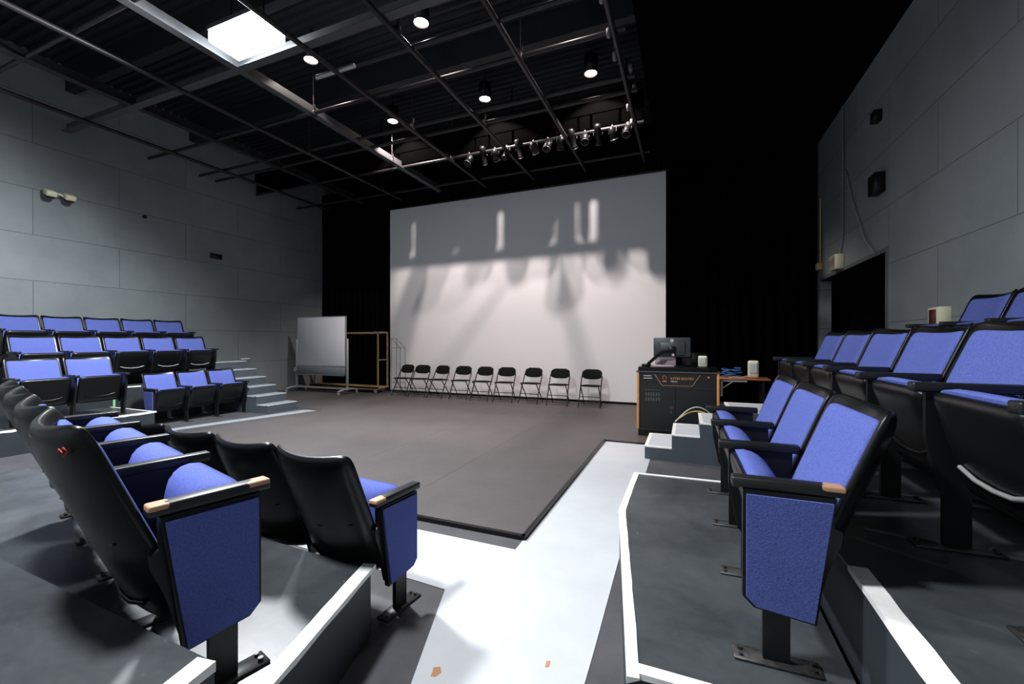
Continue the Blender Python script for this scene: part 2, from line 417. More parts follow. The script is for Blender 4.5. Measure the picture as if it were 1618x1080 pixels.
# ------------------------------------------------------------------ seating risers
def riser(label, poly, h, strips, z0=0.0):
    r = thing('seating_riser', label, 'platform', (0, 0, 0), 0, 'black seating risers')
    put('riser_base', MB().prism(poly, z0, h-0.014), RISERF, r)
    put('riser_top', MB().prism(poly, h-0.014, h), DECK, r)
    for si, (p, q, w) in enumerate(strips):
        p = Vector((*p, 0)); q = Vector((*q, 0)); d = (q-p).normalized(); nrm = Vector((-d.y, d.x, 0))
        q = q+d*(w*0.8 if len(strips) > 1 and si < len(strips)-1 else 0); L = (q-p).length; m = MB(); lift = 0.0006*si; n = max(2, int(L/0.08)); V = []; F = []
        for i in range(n+1):
            e = p+d*(L*i/n); ww = w*(1+random.uniform(-0.05, 0.05))
            a = e-nrm*0.004; b = e+nrm*ww
            dn = 0.018+random.uniform(-0.006, 0.006)
            V += [(a.x, a.y, h-dn), (a.x, a.y, h+0.003+lift), (b.x, b.y, h+0.003+lift), (b.x, b.y, h-0.004)]
        for i in range(n):
            k = 4*i
            F += [(k, k+4, k+5, k+1), (k+1, k+5, k+6, k+2), (k+2, k+6, k+7, k+3)]
        F += [(0, 1, 2, 3), (4*n, 4*n+3, 4*n+2, 4*n+1)]
        m.add(V, F); put('edge_strip', m, WHITEP, r)
    return r
# strips run so that the riser lies on the left of p -> q
riser('low black riser with a white edge line under the first right-hand row of seats',
      [(-0.40, 3.62), (-0.40, 2.79), (-0.18, 1.44), (0.50, 1.44), (0.50, 3.66)], 0.31,
      [((-0.40, 3.62), (-0.40, 2.79), 0.038), ((-0.40, 2.79), (-0.18, 1.44), 0.038), ((-0.18, 1.44), (0.46, 1.44), 0.04), ((0.50, 3.66), (-0.40, 3.62), 0.03)])
riser('middle black riser under the long second right-hand row, thick white front edge',
      [(0.52, -0.6), (1.42, -0.6), (1.42, 5.2), (0.52, 5.2)], 0.62, [((0.52, 1.80), (0.52, 0.0), 0.055)])
riser('topmost black riser along the right wall under the highest seats',
      [(1.425, -0.6), (XR-0.01, -0.6), (XR-0.01, 5.2), (1.425, 5.2)], 0.93, [((1.425, 5.2), (1.425, 0.5), 0.03)])
riser('low black riser under the seats with black backs nearest the aisle, worn white edge',
      [(-1.39, 1.607), (-5.2, 1.77), (-5.2, -0.6), (-0.8, -0.6)], 0.31, [((-1.24, 1.05), (-1.39, 1.607), 0.06), ((-1.06, 0.4), (-1.24, 1.05), 0.06)])
riser('higher black riser in the bottom left corner beside the camera aisle',
      [(-1.06, 0.675), (-5.2, 0.77), (-5.2, -0.6), (-0.9, -0.6)], 0.62, [((-0.99, 0.2), (-1.06, 0.675), 0.05)], 0.312)
riser('low black riser with thin white edge under the two front left seats',
      [(-7.58, 3.94), (-8.75, 3.94), (-8.75, 0.6), (-7.58, 0.6)], 0.31, [((-7.58, 0.6), (-7.58, 3.94), 0.03), ((-7.58, 3.94), (-8.75, 3.94), 0.03)])
riser('middle black riser under the third row from the top of the left wall block',
      [(-8.76, 5.62), (-9.6, 5.62), (-9.6, 0.6), (-8.76, 0.6)], 0.62, [((-8.76, 3.95), (-8.76, 4.35), 0.02)])
riser('topmost black riser against the left wall under the highest back row',
      [(-9.61, 5.62), (XL+0.01, 5.62), (XL+0.01, 0.6), (-9.61, 0.6)], 0.97, [])
tag(put('marking_tape', MB().span((-8.752, 3.955, 0.31), (-8.745, 3.985, 0.61)), GREENT), 'short green glowing tape strip on the riser between left seat groups', 'tape')

# steps
def stairs(label, x0, dx, n, rise, y0, y1, tm=TREAD, em_=WHITEP, landing=0.0):
    s = thing('staircase', label, 'stairs', (0, 0, 0), 0)
    for i in range(n):
        xa = x0+dx*i; h = rise*(i+1); xe = x0+dx*n+ (0.15 if dx > 0 else -0.15)
        dd = dx+(landing if i == n-1 else 0)
        lo, hi = min(xa, xa+dd), max(xa, xa+dd)
        st = put('step', MB().span((lo, y0, 0), (hi, y1, h-0.012)), STEPB, s)
        put('tread', MB().span((lo, y0, h-0.012), (hi, y1, h)), tm, st)
        e = MB(); w = 0.035; sg = 1 if dx > 0 else -1
        e.span((xa-0.004*sg, y0-0.004, h-0.012), (xa+w*sg, y1+0.004, h+0.002))
        e.span((xa, y0-0.004, h-0.012), (xa+dd, y0+w, h+0.0025))
        e.span((xa, y1-w*0.5, h-0.012), (xa+dd, y1+0.004, h+0.0025))
        put('edge_strip', e, em_, st)
    return s
stairs('white edged steps beside the lectern climbing to the right-hand rows', -0.46, 0.30, 4, 0.155, 5.25, 6.0, landing=0.7)
stairs('white edged steps at the far end of the left seats climbing to the grey wall', -7.40, -0.30, 6, 0.16, 5.70, 6.36, TREADL, EDGEL)

# ------------------------------------------------------------------ theatre seats
SL, CL = math.sin(R(21.5)), math.cos(R(21.5))
def Fback(a, b, off, c=0.90):
    off2 = off+c*a*a
    return (a, 0.035-b*SL+off2*CL, 0.21+b*CL+off2*SL)
st_, ct_ = math.sin(R(17)), math.cos(R(17))
def Fseat(a, b, off):
    return (a, 0.125+b*st_+off*ct_, 0.225+b*ct_-off*st_)
HB = 0.69
m_ = MB().pillow(0.54, HB, 0.020, 0.040, Fback, N=18, M=18, n=15, p=7)
m_.tube([Fback(-0.18, 0.10, -0.043), Fback(-0.09, 0.085, -0.043), Fback(0.0, 0.08, -0.043), Fback(0.09, 0.085, -0.043), Fback(0.18, 0.10, -0.043)], 0.007, 8)
m_.tube([Fback(-0.2, 0.32, -0.040), Fback(0.0, 0.30, -0.040), Fback(0.2, 0.32, -0.040)], 0.004, 8)
ME_SHELL = m_.mesh('back_shell', BLACKP)
ME_BCUSH = MB().pillow(0.490, 0.440, 0.030, 0.004, lambda a, b, o: Fback(a, b+0.205, o+0.032, 0.5), N=16, M=16, n=14, p=6).mesh('back_cushion', BLUE)
m_ = MB().pillow(0.49, 0.385, 0.030, 0.012, Fseat, N=16, M=16, n=12, p=7)
m_.tube([Fseat(-0.17, 0.125, 0.031), Fseat(-0.09, 0.10, 0.034), Fseat(0, 0.093, 0.034), Fseat(0.09, 0.10, 0.034), Fseat(0.17, 0.125, 0.031)], 0.007, 8)
ME_PAN = m_.mesh('seat_pan', BLACKP)
ME_SCUSH = MB().pillow(0.47, 0.385, 0.0, lambda v: 0.05+0.085*v, lambda a, b, o: Fseat(a, b+0.010, o*(1.0-0.0*b)-0.008), N=16, M=16, n=9, p=2.6).mesh('seat_cushion', BLUE)
ME_LIP = MB().tube([Fseat(-0.17, 0.125, 0.036), Fseat(-0.09, 0.10, 0.039), Fseat(0, 0.093, 0.039), Fseat(0.09, 0.10, 0.039), Fseat(0.17, 0.125, 0.036)], 0.0085, 8).mesh('glint_lip', mat('lip_glint', (0.30, 0.30, 0.29), rough=0.35))  # pale grey puts the light caught by the scuffed ridge into its colour
def arm_mesh(x, m):
    return MB().rbox((x, 0.13, 0.604), (0.054, 0.325, 0.035), 0.006, 2).mesh('armrest', m)
STD = [(-0.005, 0.584), (0.25, 0.584), (0.25, 0.42), (0.212, 0.22), (0.197, 0.20), (0.197, 0.012), (0.117, 0.012), (0.117, 0.20), (0.05, 0.19), (0.012, 0.34), (-0.022, 0.43), (-0.026, 0.475), (-0.004, 0.485)]
def std_mesh(x): return MB().slab_yz(STD, x-0.012, x+0.012).mesh('standard', BLACKM)
def foot_mesh(x):
    m = MB().rbox((x, 0.157, 0.005), (0.075, 0.26, 0.010), 0.003, 1)
    for yy in (0.05, 0.265): m.cyl((x+0.012, yy, 0.008), (x+0.012, yy, 0.020), 0.009, 8).cyl((x-0.02, yy, 0.008), (x-0.02, yy, 0.018), 0.007, 8)
    return m.mesh('foot_plate', STEELW)
PANEL = [(0.004, 0.570), (0.250, 0.570), (0.250, 0.225), (0.222, 0.196), (0.056, 0.178)]
def panel_mesh(x, s):
    bm = bmesh.new(); P = PANEL
    return MB().slab_yz(P, x+s*0.014, x+s*0.040).mesh('end_panel', BLUE)
def pframe_mesh(x, s):
    Q = [(-0.006, 0.584), (0.260, 0.584), (0.260, 0.22), (0.226, 0.187), (0.048, 0.168)]
    return MB().slab_yz(Q, x+s*0.002, x+s*0.030).mesh('panel_frame', BLACKM)
_cache = {}
def cached(fn, *a):
    k = (fn.__name__,)+tuple(getattr(q, 'name', q) for q in a)
    if k not in _cache: _cache[k] = fn(*a)
    return _cache[k]
def seat(loc, rz, label, group, pitch=0.56, left=True, right=False, lpanel=False, rpanel=False, worn=(), sx=1.0, lip=False):
    """left/right = which armrest and standard this seat brings (neighbours share one)"""
    t = thing('theatre_seat', label, 'theatre seat', loc, rz, group)
    t.scale = (sx, 1, 1)
    link('back_shell', ME_SHELL, t); link('back_cushion', ME_BCUSH, t)
    link('seat_pan', ME_PAN, t); link('seat_cushion', ME_SCUSH, t)
    if lip: link('glint_lip', ME_LIP, t)['label'] = 'scuffed ridge on the seat underside, caught light in its pale colour'
    h = pitch/2
    for s, on, pan in ((-1, left, lpanel), (1, right, rpanel)):
        if not on: continue
        x = s*h
        w = ('L' if s < 0 else 'R') in worn
        a = link('armrest', cached(arm_mesh, x, (ARMB if 'b' in worn else ARMW) if w else ARM), t)
        if w: a['label'] = 'black armrest rubbed to bare wood at its end'
        sd = link('standard', cached(std_mesh, x), t)
        link('foot_plate', cached(foot_mesh, x), sd)
        if pan:
            pf = link('panel_frame', cached(pframe_mesh, x, s), t)
            link('end_panel', cached(panel_mesh, x, s), pf)
    return t
ME_RED = MB().tube([Fback(0.215, 0.625, -0.042), Fback(0.225, 0.640, -0.042), Fback(0.232, 0.625, -0.042), Fback(0.240, 0.642, -0.041), Fback(0.246, 0.628, -0.040), Fback(0.228, 0.618, -0.042)], 0.0022, 6).mesh('red_scrawl', REDPAD)
def row(x, y, z, rz, pitch, n, direction, labels, group, **kw):
    """seat 0 at (x, y); following seats step along local x * direction"""
    ends = kw.pop('panels', ()); made = []
    worn = kw.pop('worn', {})
    for k in range(n):
        d = pitch*k*direction
        px = x+d*math.cos(rz); py = y+d*math.sin(rz)
        # shared standards: every seat brings the one on its own leading side, the last also the other
        lead = 'L' if direction > 0 else 'R'
        l = (lead == 'L') or k == n-1; r = (lead == 'R') or k == n-1
        t = seat((px, py, z), rz, labels[k], group, pitch=kw.get('pit', pitch), left=l, right=r,
             lpanel=('L', k) in ends, rpanel=('R', k) in ends, worn=worn.get(k, ()), sx=kw.get('sx', 1.0), lip=k in kw.get('lips', ()))
        made.append(t)
    return made

# near left, row on the floor (seen from behind, faces the screen)
row(-1.69, 1.705, 0.0, R(-5), 0.56, 4, -1,
    ['black backed theatre seat on the floor, at the aisle end with a blue side panel',
     'black backed theatre seat second from the blue-panelled aisle end of the floor row',
     'black backed theatre seat third from the blue-panelled aisle end of the floor row',
     'black backed theatre seat at the end of the floor row farthest from the aisle'],
    'theatre seats of the near floor row', panels={('R', 0)}, worn={0: 'Rb'})
# near left, row on the low riser
near_ = row(-1.684, 0.82, 0.31, R(-15), 0.56, 4, -1,
    ['large theatre seat at bottom left on the low riser, blue side panel and worn armrest',
     'theatre seat immediately beyond the large blue-panelled one at bottom left, blue cushion edge showing',
     'black backed theatre seat third along the raised row at the left edge of the photo',
     'theatre seat fourth along the raised row at the left edge, mostly cut off'],
    'theatre seats of the near raised row', panels={('R', 0)}, worn={0: 'R'})
link('red_scrawl', ME_RED, near_[0])
# right, first row on low riser (faces left)
row(0.435, 1.955, 0.31, R(90.5), 0.57, 3, 1,
    ['large blue theatre seat at right with blue side panel, nearest of its three-seat row',
     'middle blue theatre seat of the three-seat row on the white-edged right riser',
     'blue theatre seat of the three-seat right row standing closest to the white-edged steps'],
    'theatre seats of the first right row', panels={('L', 0)}, worn={0: 'Lb'})
# right, second row
row(1.09, 1.82, 0.62, R(90), 0.56, 6, 1,
    ['theatre seat nearest the photo edge in the long right row, big black folded underside',
     'broad blue theatre seat second from the near end of the long right row',
     'blue theatre seat third from the near end of the long right row',
     'blue theatre seat third from the far end of the long right row',
     'blue theatre seat second from the far end of the long right row',
     'blue theatre seat at the far end of the long right row toward the doorway'],
    'theatre seats of the long second right row', lips=(0,))
# right, third row
row(2.15, 3.56, 0.93, R(90), 0.56, 3, 1,
    ['blue theatre seat of the topmost right row, mostly cut off by the photo edge',
     'blue theatre seat of the topmost right row, only its left edge in view',
     'blue theatre seat of the topmost right row, beside the cream wall box'],
    'theatre seats of the topmost right row')
# left block (faces right)
row(-8.18, 4.385, 0.0, R(-90), 0.515, 3, -1,
    ['blue theatre seat on the floor near the left steps, with blue side panel',
     'blue theatre seat on the floor, middle one of three by the left steps',
     'blue theatre seat on the floor right against the left steps'],
    'three theatre seats on the floor by the left steps', panels={('R', 0)}, pit=0.56, sx=0.92)
row(-7.90, 2.78, 0.31, R(-90), 0.56, 2, -1,
    ['blue theatre seat on the low left riser, at the left photo edge',
     'blue theatre seat on the low left riser, nearer the riser corner'],
    'theatre seats on the low left riser')
row(-9.13, 3.20, 0.62, R(-90), 0.555, 5, -1,
    ['blue theatre seat of the second left row at the left photo edge',
     'blue theatre seat second from the photo edge in the second row of the left block',
     'blue theatre seat in the middle of the second row of the left block',
     'blue theatre seat second from the steps in the second row of the left block',
     'blue theatre seat nearest the steps in the second row of the left block'],
    'theatre seats of the second left row', lips=(2, 3, 4))
row(-10.03, 3.33, 0.97, R(-90), 0.55, 5, -1,
    ['blue theatre seat of the top left row against the grey wall, at the photo edge',
     'blue theatre seat second from the photo edge in the top row against the left wall',
     'blue theatre seat in the middle of the top row against the left wall',
     'blue theatre seat second from the steps in the top row against the left wall',
     'blue theatre seat nearest the steps in the top row against the left wall'],
    'theatre seats of the top left row')

# ------------------------------------------------------------------ folding chairs before the screen
CHAIRB = mat('matte_black_pad', (0.006, 0.006, 0.0065), rough=0.9, spec=0.15)
def folding_meshes():
    D = {}
    w = 0.215
    # local: faces -y ; back at +y
    def fl(s):  # front foot up to the back top
        return MB().tube([(s*(w+0.012), -0.20, 0.012), (s*w, -0.06, 0.30), (s*w, 0.12, 0.62), (s*(w-0.03), 0.165, 0.72), (s*(w-0.09), 0.18, 0.765)], 0.0125, 8)
    def rl(s):
        return MB().tube([(s*(w-0.03), -0.13, 0.43), (s*(w-0.03), 0.05, 0.23), (s*(w-0.03), 0.22, 0.012)], 0.011, 8)
    for s in (-1, 1):
        D[('leg', s)] = fl(s).mesh('leg', BLACKM); D[('rleg', s)] = rl(s).mesh('leg', BLACKM)
    D['s1'] = MB().cyl((-w, -0.165, 0.085), (w, -0.165, 0.085), 0.008, 8).mesh('stretcher', BLACKM)
    D['s2'] = MB().cyl((-w, -0.10, 0.215), (w, -0.10, 0.215), 0.008, 8).mesh('stretcher', BLACKM)
    D['s3'] = MB().cyl((-w+0.03, 0.17, 0.075), (w-0.03, 0.17, 0.075), 0.008, 8).mesh('stretcher', BLACKM)
    D['s4'] = MB().cyl((-0.125, 0.18, 0.765), (0.125, 0.18, 0.765), 0.0125, 8).mesh('stretcher', BLACKM)
    D['seat'] = MB().pillow(0.41, 0.40, 0.026, 0.012, lambda a, b, o: (a, -0.22+b, 0.445-b*0.05+o), N=12, M=12, n=5, p=5).mesh('seat', CHAIRB)
    D['back'] = MB().pillow(0.43, 0.225, 0.022, 0.012, lambda a, b, o: (a, 0.115+b*0.33+0.25*a*a*-1-o*0.95, 0.565+b*0.94-o*0.3), N=14, M=10, n=3.0, p=5).mesh('backrest', CHAIRB)
    return D
FM = folding_meshes()
fx = [-6.66, -6.17, -5.62, -5.015, -4.43, -3.86, -3.24, -2.59, -1.90]
fl_lab = ['leftmost, beside the wire rack', 'second from the left', 'third from the left', 'fourth from the left', 'middle one of nine',
          'fourth from the right', 'third from the right', 'second from the right', 'rightmost, nearest the lectern']
for k, x in enumerate(fx):
    t = thing('folding_chair', 'black folding chair before the white screen, ' + fl_lab[k], 'folding chair',
              (x+0.03, 8.88+random.uniform(-0.03, 0.03), 0.012), R([-6, 5, -8, 3, -3, 4, -5, 2, 1][k]), 'folding chairs before the screen')
    for s in (-1, 1): link('leg', FM[('leg', s)], t); link('leg', FM[('rleg', s)], t)
    for q in ('s1', 's2', 's3', 's4'): link('stretcher', FM[q], t)
    link('seat', FM['seat'], t); link('backrest', FM['back'], t)

# ------------------------------------------------------------------ whiteboard
wb = thing('whiteboard', 'white mobile whiteboard on castors in front of the left wall corner', 'whiteboard', (-9.10, 8.60, 0.012))
put('board', MB().rbox((0, 0, 1.38), (1.70, 0.03, 1.30), 0.006, 1), WBOARD, wb)
fr = MB().span((-0.86, -0.02, 0.72), (-0.845, 0.02, 2.035)).span((0.845, -0.02, 0.72), (0.86, 0.02, 2.035)).span((-0.86, -0.02, 2.025), (0.86, 0.02, 2.04)).span((-0.86, -0.02, 0.70), (0.86, 0.02, 0.735))
put('frame', fr, ALU, wb)
put('tray', MB().rbox((0, -0.03, 0.58), (1.70, 0.08, 0.22), 0.01, 1).span((-0.84, -0.10, 0.465), (0.84, 0.0, 0.48)), GREYBOX, wb)
put('knob', MB().cyl((-0.87, -0.09, 0.60), (-0.87, -0.05, 0.60), 0.055, 16), ALU, wb)
for s in (-1, 1):
    put('post', MB().rbox((s*0.90, 0, 0.76), (0.06, 0.05, 1.36), 0.008, 1), ALU, wb)
    f = put('foot', MB().tube([(s*0.92, -0.34, 0.085), (s*0.92, -0.15, 0.125), (s*0.92, 0.15, 0.125), (s*0.92, 0.34, 0.085)], 0.027, 10), ALU, wb)
    for yy in (-0.32, 0.32):
        put('castor', MB().cyl((s*0.92-0.014, yy, 0.034), (s*0.92+0.014, yy, 0.034), 0.034, 14).span((s*0.92-0.006, yy-0.012, 0.03), (s*0.92+0.006, yy+0.012, 0.075)), ALU, f)
put('crossbar', MB().bar((-0.92, 0.0, 0.13), (0.92, 0.0, 0.13), 0.05, 0.035), ALU, wb)

# wooden rolling rack behind the board
ct = thing('wooden_cart', 'pale wooden rolling frame cart between the whiteboard and the screen', 'cart', (-8.72, 9.18, 0.012))
put('deck', MB().rbox((0, 0, 0.14), (2.44, 0.42, 0.05), 0.004, 1).span((-1.22, -0.21, 0.10), (1.22, -0.19, 0.165)), WOOD, ct)
for sx_ in (-1, 1):
    for sy in (-1, 1):
        put('post', MB().bar((sx_*1.19, sy*0.19, 0.165), (sx_*1.19, sy*0.19, 1.60), 0.032, 0.032), WOOD, ct)
        put('castor', MB().cyl((sx_*1.08-0.018, sy*0.15, 0.048), (sx_*1.08+0.018, sy*0.15, 0.048), 0.048, 14).span((sx_*1.08-0.025, sy*0.15-0.02, 0.06), (sx_*1.08+0.025, sy*0.15+0.02, 0.115)), ALU, ct)
for sy in (-1, 1): put('rail', MB().bar((-1.21, sy*0.19, 1.60), (1.21, sy*0.19, 1.60), 0.045, 0.04), WOOD, ct)
for sx_ in (-1, 1): put('rail', MB().bar((sx_*1.14, -0.21, 1.61), (sx_*1.14, 0.21, 1.61), 0.14, 0.04), WOOD, ct)
put('crossbar', MB().bar((1.19, -0.19, 0.88), (1.19, 0.19, 0.88), 0.03, 0.03), WIRE, ct)
# thin wire rack
wk = thing('wire_rack', 'thin grey wire rack standing between the wooden cart and the first folding chair', 'rack', (-7.02, 9.18, 0.012))
for (xx, yy, h) in ((-0.14, -0.1, 1.45), (0.14, -0.1, 1.20), (-0.14, 0.1, 1.45), (0.14, 0.1, 1.20)):
    put('post', MB().cyl((xx, yy, 0), (xx, yy, h), 0.008, 6), WIRE, wk)
put('shelf', MB().tube([(-0.14, -0.1, 1.2), (0.14, -0.1, 1.2), (0.14, 0.1, 1.2), (-0.14, 0.1, 1.2)], 0.006, 6, closed=True).tube([(-0.14, -0.1, 1.45), (0.14, -0.1, 1.20)], 0.006, 6).tube([(-0.14, 0.1, 1.45), (0.14, 0.1, 1.20)], 0.006, 6).tube([(-0.14, -0.1, 1.45), (-0.14, 0.1, 1.45)], 0.006, 6), WIRE, wk)
put('shelf', MB().tube([(-0.14, -0.1, 0.3), (0.14, -0.1, 0.3), (0.14, 0.1, 0.3), (-0.14, 0.1, 0.3)], 0.006, 6, closed=True), WIRE, wk)

# ------------------------------------------------------------------ lectern
LW, LD = 1.10, 0.62
lc = thing('lectern', 'black multimedia lectern with orange wood edges beside the screen', 'lectern', (-0.13, 6.47, 0.012), R(1.0))
W2 = LW/2
put('plinth', MB().span((-W2+0.02, 0.02, 0), (W2-0.02, LD, 0.09)), BLACKM, lc)
put('body', MB().span((-W2+0.04, 0.025, 0.09), (W2-0.04, LD, 0.93)), CABB, lc)
for s in (-1, 1):
    put('side_edge', MB().rbox((s*(W2-0.018), 0.05, 0.515), (0.036, 0.10, 0.83), 0.008, 2), OAK, lc)
    put('side_panel', MB().span((s*W2-0.0 if s < 0 else W2-0.034, 0.10, 0.10), (s*W2+0.034 if s < 0 else W2, LD, 0.93)), CABB, lc)
tp = put('top', MB().prism([(-W2-0.01, -0.01), (W2+0.015, -0.01), (W2+0.015, LD), (-W2-0.01, LD)], 0.93, 0.945), mat('lectern_lip', (0.10, 0.075, 0.075), rough=0.4), lc)
put('work_surface', MB().prism([(-W2+0.02, 0.02), (W2-0.12, 0.02), (W2-0.02, 0.10), (W2-0.02, LD), (-W2+0.02, LD)], 0.945, 1.005), BLACKP, lc)
pn = put('sign_panel', MB().span((-W2+0.045, 0.012, 0.73), (W2-0.045, 0.026, 0.925)), CABB, lc)
sgl = MB().bar((-0.30, 0.008, 0.905), (-0.20, 0.008, 0.745), 0.010, 0.006, up=(0, 1, 0)).bar((0.305, 0.008, 0.905), (0.20, 0.008, 0.745), 0.010, 0.006, up=(0, 1, 0)).bar((-0.20, 0.008, 0.745), (0.20, 0.008, 0.745), 0.008, 0.006, up=(0, 1, 0))
put('chevron_outline', sgl, mat('chevron', (0.34, 0.17, 0.09), rough=0.5), pn)
def put_text(body, size, m, x, z, parent, nm='lettering', y=0.009, sx=1.0):
    o = textmesh(nm, body, size, m, 0.0008, 'LEFT', parent)
    o.rotation_euler = (R(90), 0, 0); o.location = (x, y, z); o.scale = (sx, 1, 1); return o
put_text('KYTES BROTRY', 0.046, GOLD, -0.085, 0.833, pn, sx=0.98)
put_text('TECH', 0.036, SIGNL, -0.085, 0.792, pn)
em = MB()
em.tube([(-0.165+0.026*math.cos(a), 0.008, 0.856+0.028*math.sin(a)) for a in [R(-50+i*20) for i in range(15)]], 0.006, 6)
em.prism([(-0.2, 0.0), (-0.13, 0.0), (-0.145, 0.02), (-0.185, 0.02)], 0, 0.004)
em.v[-8:] = [(x, 0.008-z, 0.795+y) for x, y, z in em.v[-8:]]
em.tube([(-0.165, 0.008, 0.828), (-0.165, 0.008, 0.815)], 0.010, 8)
put('emblem', em, mat('emblem_rust', (0.42, 0.14, 0.07), rough=0.5), pn)
put('slot_marks', MB().span((-0.455, 0.008, 0.873), (-0.345, 0.013, 0.884)).span((-0.455, 0.008, 0.838), (-0.335, 0.013, 0.849)), SILVER, pn)
put('indicator', MB().cyl((0.41, 0.004, 0.878), (0.41, 0.014, 0.878), 0.013, 12), GOLD, pn)
for s, x0, x1 in ((-1, -W2+0.05, -0.02), (1, -0.014, W2-0.05)):
    d = put('door', MB().span((x0, 0.012, 0.115), (x1, 0.028, 0.715)), CABB, lc)
    if s < 0:
        vm = MB()
        for i in range(6):
            vm.span((-0.425+i*0.036, 0.008, 0.668), (-0.410+i*0.036, 0.014, 0.680))
            vm.span((-0.425+i*0.036, 0.008, 0.585), (-0.412+i*0.036, 0.014, 0.635))
            vm.span((-0.425+i*0.036, 0.008, 0.515), (-0.412+i*0.036, 0.014, 0.565))
        put('vent', vm, mat('vent_grey', (0.12, 0.125, 0.13), rough=0.5), d)
        put('lock', MB().cyl((-0.075, 0.0, 0.43), (-0.075, 0.014, 0.43), 0.024, 14).span((-0.085, 0.004, 0.35), (-0.065, 0.014, 0.39)), MONB, d)
put('top_rail', MB().bar((-W2+0.04, 0.02, 0.722), (W2-0.04, 0.02, 0.722), 0.01, 0.008), MONB, lc)
put('bottom_rail', MB().bar((-W2+0.04, 0.016, 0.10), (W2-0.04, 0.016, 0.10), 0.014, 0.012), MONB, lc)

# monitor on an arm (screen faces away)
ZT = 1.017
mo = thing('monitor', 'dark grey computer monitor seen from behind on an arm above the lectern', 'monitor', (-0.13, 6.47, ZT))
put('screen_back', MB().rbox((-0.075, 0.30, 0.285), (0.52, 0.035, 0.29), 0.012, 2).rbox((-0.07, 0.275, 0.26), (0.36, 0.035, 0.19), 0.014, 2), MONB, mo)
put('screen_glass', MB().span((-0.32, 0.3176, 0.155), (0.17, 0.3185, 0.415)), BLACKM, mo)
put('maker_mark', MB().cyl((-0.075, 0.2785, 0.385), (-0.075, 0.284, 0.385), 0.026, 20), SILVER, mo)
put('tilt_head', MB().rbox((-0.075, 0.235, 0.25), (0.10, 0.05, 0.10), 0.01, 1).cyl((-0.06, 0.20, 0.21), (-0.06, 0.235, 0.21), 0.018, 12), BLACKM, mo)
put('knob', MB().cyl((-0.055, 0.19, 0.175), (-0.055, 0.215, 0.175), 0.019, 14), SILVER, mo)
put('arm', MB().bar((-0.41, 0.18, 0.035), (-0.22, 0.2, 0.21), 0.05, 0.045).bar((-0.22, 0.2, 0.215), (-0.06, 0.215, 0.225), 0.045, 0.05), BLACKP, mo)
put('clamp', MB().rbox((-0.43, 0.18, 0.02), (0.12, 0.09, 0.04), 0.006, 1), BLACKP, mo)
tag(put('document_pad', MB().rbox((-0.31, 6.66, ZT+0.012), (0.28, 0.20, 0.024), 0.004, 1), GREYPIN), 'pinkish flat pad on the lectern top beneath the monitor arm', 'pad')
dc = thing('document_camera', 'pale box device on the lectern behind the monitor arm', 'device', (-0.30, 6.93, ZT))
put('body', MB().rbox((0, 0, 0.06), (0.30, 0.20, 0.12), 0.012, 2), GREYPIN, dc)
put('lid', MB().rbox((0, 0, 0.13), (0.28, 0.18, 0.022), 0.006, 2), WHTC, dc)
tag(put('console_box', MB().rbox((0.10, 6.92, ZT+0.10), (0.34, 0.22, 0.20), 0.01, 1), BLACKP), 'black equipment box on the lectern under the monitor', 'box')

def speaker(label, loc, w, h, rz):
    s = thing('desktop_speaker', label, 'speaker', loc, rz)
    put('cabinet', MB().pillow(w, h, w*0.42, w*0.42, lambda a, b, o: (a, o, b), N=12, M=12, n=9, p=8), CREAM, s)
    put('grille', MB().pillow(w*0.72, h*0.62, 0.006, 0.0, lambda a, b, o: (a, -w*0.42-o, b+h*0.26), N=8, M=8, n=10, p=6), CREAMG, s)
    return s
speaker('small cream desktop speaker standing on top of the lectern', (0.215, 6.70, ZT), 0.125, 0.165, R(-8))

# side table with cables and second speaker
tb = thing('side_table', 'narrow brown side table behind the lectern with a grey bracket', 'table', (0.78, 8.28, 0.012), R(-2))
put('tabletop', MB().rbox((0, 0, 0.74), (1.0, 0.5, 0.028), 0.004, 1), DESKW, tb)
put('leg', MB().span((-0.42, 0.16, 0), (-0.38, 0.2, 0.726)), BLACKM, tb); put('leg', MB().span((0.38, 0.16, 0), (0.42, 0.2, 0.726)), BLACKM, tb)
put('leg', MB().span((0.38, -0.2, 0), (0.42, -0.16, 0.726)), BLACKM, tb); put('leg', MB().span((-0.42, -0.2, 0), (-0.38, -0.16, 0.44)), BLACKM, tb)
put('bracket', MB().span((-0.235, -0.245, 0.44), (-0.205, -0.225, 0.722)).span((-0.235, -0.245, 0.695), (0.16, -0.225, 0.722)).bar((-0.21, -0.235, 0.58), (-0.05, -0.235, 0.70), 0.018, 0.018), ALU, tb)
speaker('cream desktop speaker with grey grille standing on the brown side table', (1.04, 8.18, 0.766), 0.165, 0.30, R(-6))
cb = MB(); pts = []
for i in range(60):
    a = i*0.55; rr = 0.05+0.018*math.sin(i*1.7)
    pts.append((0.70+rr*2.6*math.cos(a), 8.2+rr*1.4*math.sin(a), 0.784+0.0024*i+0.016*math.sin(i*0.9)))
tag(put('cable_coil', cb.tube(pts, 0.009, 6), BLUEC), 'tangled blue cable heap on the brown side table', 'cable')
tag(put('signal_cable', MB().tube([(0.66, 8.04, 0.776), (0.76, 8.05, 0.79), (0.86, 8.07, 0.78), (0.92, 8.10, 0.80), (0.975, 8.16, 0.80)], 0.008, 6), WHTC), 'pale cable running from the blue coil to the speaker on the side table', 'cable')
def floor_cable(label, m, y0, hx, hz):
    p = []
    for i in range(13):
        t = i/12; a = math.pi*t
        p.append((-0.14+0.46*t*hx, y0+0.12*t, 0.31+0.01+hz*math.sin(a*0.86)))
    return tag(put('floor_cable', MB().tube(p, 0.008, 6), m), label, 'cable')
